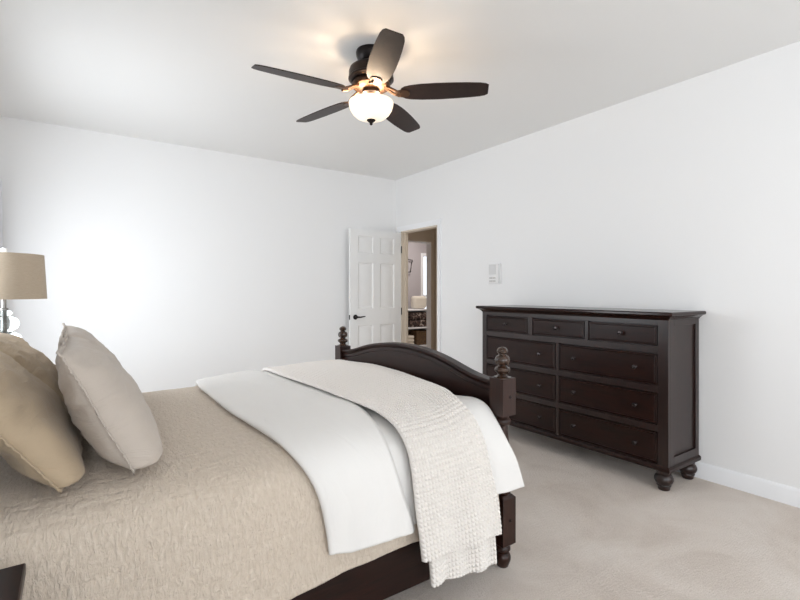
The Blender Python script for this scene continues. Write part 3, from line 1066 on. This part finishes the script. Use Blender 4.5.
# ------------------------------------------------------------------ bedside lamp
LX, LY = -.322, 3.45
lamp = thing('table_lamp', 'table lamp with tan drum shade and stacked clear glass base', 'lamp', (LX, LY, .62))
MB().lathe([(0.085, .62), (0.09, .623), (0.09, .64), (0.07, .648), (0.02, .652), (0, .652)], LX, LY, 40).build('foot_plate', M['steel'], lamp)
pr = [(0.03, .652), (0.05, .66), (0.085, .69), (0.092, .72), (0.085, .75), (0.05, .775), (0.045, .785), (0.06, .80), (0.098, .84), (0.105, .87), (0.095, .905), (0.06, .93), (0.045, .94),
      (0.06, .95), (0.094, .975), (0.10, .997), (0.092, 1.018), (0.062, 1.032), (0.054, 1.042), (0.056, 1.052), (0.074, 1.062), (0.083, 1.082), (0.080, 1.102), (0.062, 1.118), (0.038, 1.126), (0.036, 1.134), (0.046, 1.142),
      (0.042, 1.155), (0.022, 1.162), (0.0, 1.163)]
MB().lathe([(q_[0] * .84, q_[1]) for q_ in pr], LX, LY, 48).build('glass_column', M['crystal'], lamp, angle=60)
MB().lathe([(0.009, .653), (0.009, 1.162)], LX, LY, 16).build('inner_rod', M['steel'], lamp)
MB().lathe([(0.02, 1.163), (0.02, 1.172), (0.011, 1.176), (0.011, 1.245), (0.018, 1.25), (0.018, 1.29), (0.0, 1.292)], LX, LY, 24).build('stem', M['steel'], lamp)
shp = [(0.196, 1.225), (0.182, 1.478), (0.179, 1.478), (0.193, 1.225)]
MB().lathe(shp, LX, LY, 64, closed=True).build('lamp_shade', M['shade'], lamp)
m = MB()
for a in range(3):
    th = a * 2 * PI / 3 + .3
    m.tube([(LX, LY, 1.455), (LX + .18 * math.cos(th), LY + .18 * math.sin(th), 1.47)], .002, 8)
m.tube([(LX - .045, LY, 1.29), (LX - .055, LY, 1.38), (LX, LY, 1.455)], .002, 8)
m.tube([(LX + .045, LY, 1.29), (LX + .055, LY, 1.38), (LX, LY, 1.455)], .002, 8)
m.tube([(LX - .045, LY, 1.29), (LX + .045, LY, 1.29)], .002, 8)
m.build('shade_frame', M['steel'], lamp)
MB().lathe([(0.004, 1.456), (0.005, 1.48), (0.012, 1.484), (0.014, 1.49), (0.014, 1.508), (0.010, 1.513), (0, 1.514)], LX, LY, 24).build('shade_finial', M['trim'], lamp)
MB().lathe([(0.013, 1.292), (0.014, 1.30), (0.029, 1.345), (0.03, 1.37), (0.02, 1.395), (0, 1.402)], LX, LY, 24).build('bulb', M['plastic'], lamp)

# ------------------------------------------------------------------ curtain at the far window
cu = thing('curtain', 'white curtain edge hanging at the far left beyond the lamp', 'curtain', (-.54, 4.93, .02))
yy = np.linspace(4.76, 5.10, 70)
zz = np.linspace(.02, 2.19, 30)
Yg, Zg = np.meshgrid(yy, zz, indexing='ij')
Xg = -.517 + .038 * np.cos((Yg - 5.10) * 2 * PI / .085) * (.75 + .25 * (1 - Zg / 2.2))
grid_obj('curtain_panel', np.stack([Xg, Yg, Zg], -1), M['curtain'], cu, uv=np.stack([Yg, Zg], -1), thick=.003)
rod = thing('curtain_rod', 'slim white curtain rod above the far window', 'curtain rod', (-.53, 4.25, 2.2))
MB().tube([(-.53, 3.45, 2.20), (-.53, 5.12, 2.20)], .009, 16).build('pole', M['trim'], rod)
for by in (3.55, 5.115):
    MB().box(XL, -.52, by - .008, by + .008, 2.185, 2.2).build('bracket', M['trim'], rod)

# ------------------------------------------------------------------ ceiling fan
FX, FY = 1.50, 2.47
fan = thing('ceiling_fan', 'dark bronze ceiling fan with five brown blades and lit bowl light', 'ceiling fan', (FX, FY, H))
MB().lathe([(0.090, H - .0005), (0.093, H - .01), (0.091, H - .03), (0.081, H - .055), (0.056, H - .078), (0.028, H - .092), (0.0, H - .094)], FX, FY, 40).build('canopy', M['black_metal'], fan)
MB().lathe([(0.014, H - .084), (0.014, 2.62)], FX, FY, 20).build('downrod', M['black_metal'], fan)
MB().lathe([(0.018, 2.644), (0.03, 2.640), (0.06, 2.637), (0.115, 2.630), (0.130, 2.618), (0.136, 2.60), (0.136, 2.565), (0.139, 2.562), (0.139, 2.552), (0.128, 2.546), (0.12, 2.54), (0.0, 2.538)], FX, FY, 48).build('motor_housing', M['bronze'], fan)
fl = MB()
fl.lathe([(0.0, 2.54), (0.108, 2.54), (0.115, 2.53), (0.118, 2.518), (0.112, 2.505), (0.09, 2.494), (0.065, 2.490), (0.0, 2.489)], FX, FY, 48)
fl.build('flywheel', M['bronze_hi'], fan)
lk = MB().lathe([(0.0, 2.489), (0.05, 2.489), (0.055, 2.48), (0.055, 2.468), (0.03, 2.46), (0.02, 2.45), (0.012, 2.29), (0.0, 2.29)], FX, FY, 36).build('light_fitter', M['bronze'], fan)
bw = [(0.131, 2.418), (0.135, 2.416), (0.137, 2.408), (0.135, 2.392), (0.128, 2.370), (0.113, 2.345), (0.088, 2.323), (0.055, 2.310), (0.014, 2.305), (0.014, 2.309),
      (0.053, 2.314), (0.085, 2.327), (0.109, 2.348), (0.124, 2.372), (0.131, 2.393), (0.132, 2.408)]
MB().lathe(bw, FX, FY, 56, closed=True).build('glass_bowl', M['bowl'], lk)
MB().lathe([(0.0, 2.312), (0.026, 2.311), (0.028, 2.305), (0.022, 2.298), (0.012, 2.292), (0.009, 2.286), (0.010, 2.280), (0.0, 2.272)], FX, FY, 28).build('bowl_finial', M['bronze'], lk)
# blades
def blade_outline():
    r0, r1 = .18, .71
    pts = []
    top = [(r0, .022), (r0 + .010, .042), (r0 + .028, .056), (.245, .066), (.31, .0735), (.40, .076), (.50, .074), (.59, .069), (.66, .063), (.692, .055), (r1, .042)]
    pts += top + [(x_, -y_) for x_, y_ in reversed(top)]
    return pts
ol = blade_outline()
PITCH = math.radians(13)
ZB = 2.462
for k_ in range(5):
    a = math.radians(-40.5 + 72 * k_)
    R = Matrix.Rotation(a, 3, 'Z') @ Matrix.Rotation(-PITCH, 3, 'X')
    tmp = MB().prism(ol, 'z', -.003, .003)
    bl = MB()
    bl.v = [tuple(R @ Vector(p) + Vector((FX, FY, ZB + .004))) for p in tmp.v]
    bl.f = tmp.f
    bo = bl.build('fan_blade', M['blade'], fan, bevel=.0018)
    ir = MB()
    R2 = Matrix.Rotation(a, 3, 'Z')
    def loc_pts(pts_):
        return [R2 @ Vector(p) + Vector((FX, FY, 0)) for p in pts_]
    for sy in (-1, 1):
        ir.tube(loc_pts([(.085, sy * .012, 2.505), (.11, sy * .022, 2.492), (.14, sy * .030, 2.474), (.165, sy * .027, 2.462), (.185, sy * .018, 2.457)]), [.008, .009, .008, .008, .007], 10)
    pad = MB().prism([(.15, .012), (.165, .03), (.195, .036), (.225, .030), (.238, .012), (.238, -.012), (.225, -.030), (.195, -.036), (.165, -.03), (.15, -.012)], 'z', -.0075, -.0035)
    ir.add([tuple(R @ Vector(p) + Vector((FX, FY, ZB + .004))) for p in pad.v], pad.f)
    tag(ir.build('blade_iron', M['bronze_hi'], bo, bevel=.0), 'bronze bracket')
for ch in fan.children:
    if not ch.name.startswith(('canopy', 'downrod')):
        ch.location.z += .013
for k_ in range(3):
    a = math.radians(-112.5 + 120 * k_)
    ld = bpy.data.lights.new('bowl_bulb', 'POINT')
    ld.energy = 2.5
    ld.color = (1.0, 0.77, 0.55)
    ld.shadow_soft_size = .02
    lo = bpy.data.objects.new('bowl_bulb', ld)
    lo.location = (FX + .08 * math.cos(a), FY + .08 * math.sin(a), 2.418)
    COL.objects.link(lo)

# ------------------------------------------------------------------ things in the room past the hall
sy0, sy1 = 7.28, 7.68
sx0, sx1 = 5.10, 5.86
shf = thing('storage_shelf', 'low white shelf unit with linens in the room past the hall', 'shelf', ((sx0 + sx1) / 2, 7.48, 0))
m = MB().box(sx0, sx0 + .025, sy0, sy1, 0, .90).box(sx1 - .025, sx1, sy0, sy1, 0, .90).box(sx0 + .025, sx1 - .025, sy1 - .012, sy1, 0.0, .90)
m.build('side_frame', M['trim'], shf, bevel=.002)
for z in (.20, .55, .90):
    MB().box(sx0 if z > .8 else sx0 + .025, sx1 if z > .8 else sx1 - .025, sy0, sy1 - (.0 if z > .8 else .012), z, z + .025).build('shelf_board', M['trim'], shf, bevel=.002)
def soft_box(name, label, cat, x0, x1, y0, y1, z0, z1, mat, bev, group=None, folds=0):
    r = thing(name, label, cat, ((x0 + x1) / 2, (y0 + y1) / 2, z0), group)
    n_ = max(1, folds)
    for i in range(n_):
        a, b = z0 + (z1 - z0) * i / n_, z0 + (z1 - z0) * (i + 1) / n_
        MB().box(x0, x1, y0, y1, a + .0005, b - .0005).build('fold' if folds else 'cover', mat, r, bevel=min(bev, (b - a) * .45), seg=4)
    return r
soft_box('cushion', 'square cream cushion on top of the shelf past the hall', 'cushion', 5.50, 5.83, 7.42, 7.58, .9255, 1.18, M['cream_cloth'], .06)
soft_box('folded_blanket', 'dark patterned folded blanket on the upper shelf past the hall', 'blanket', 5.30, 5.80, 7.30, 7.62, .5755, .86, M['pattern'], .05, folds=2)
soft_box('folded_towel', 'cream folded towel beside the wicker basket past the hall', 'towel', 5.15, 5.42, 7.30, 7.6, .2255, .42, M['cream_cloth'], .03, folds=3)
bk = thing('storage_basket', 'brown wicker basket on the lower shelf past the hall', 'basket', (5.64, 7.45, .2255))
bp = MB()
bp.box(5.46, 5.82, 7.29, 7.62, .2256, .24).box(5.46, 5.48, 7.29, 7.62, .24, .48).box(5.80, 5.82, 7.29, 7.62, .24, .48).box(5.48, 5.80, 7.29, 7.31, .24, .48).box(5.48, 5.80, 7.60, 7.62, .24, .48)
bp.build('basket_body', M['wicker'], bk, bevel=.006)
bp = MB().tube([(5.46, 7.29, .485), (5.82, 7.29, .485), (5.82, 7.62, .485), (5.46, 7.62, .485), (5.46, 7.29, .485)], .012, 10)
bp.build('basket_rim', M['wicker'], bk)
tr = thing('towel_ring', 'dark square towel ring on the grey wall past the hall', 'towel ring', (5.52, FY1, 1.76))
MB().lathe_dir([(0.03, 0), (0.03, .008), (0.012, .012), (0.012, .05), (0, .052)], (5.50, FY1, 1.915), (0, -1, 0), 24).build('mount', M['black_metal'], tr)
MB().tube([(5.38, FY1 - .045, 1.93), (5.62, FY1 - .045, 1.90), (5.57, FY1 - .05, 1.66), (5.40, FY1 - .05, 1.66), (5.38, FY1 - .045, 1.93)], .012, 10).build('ring', M['black_metal'], tr)
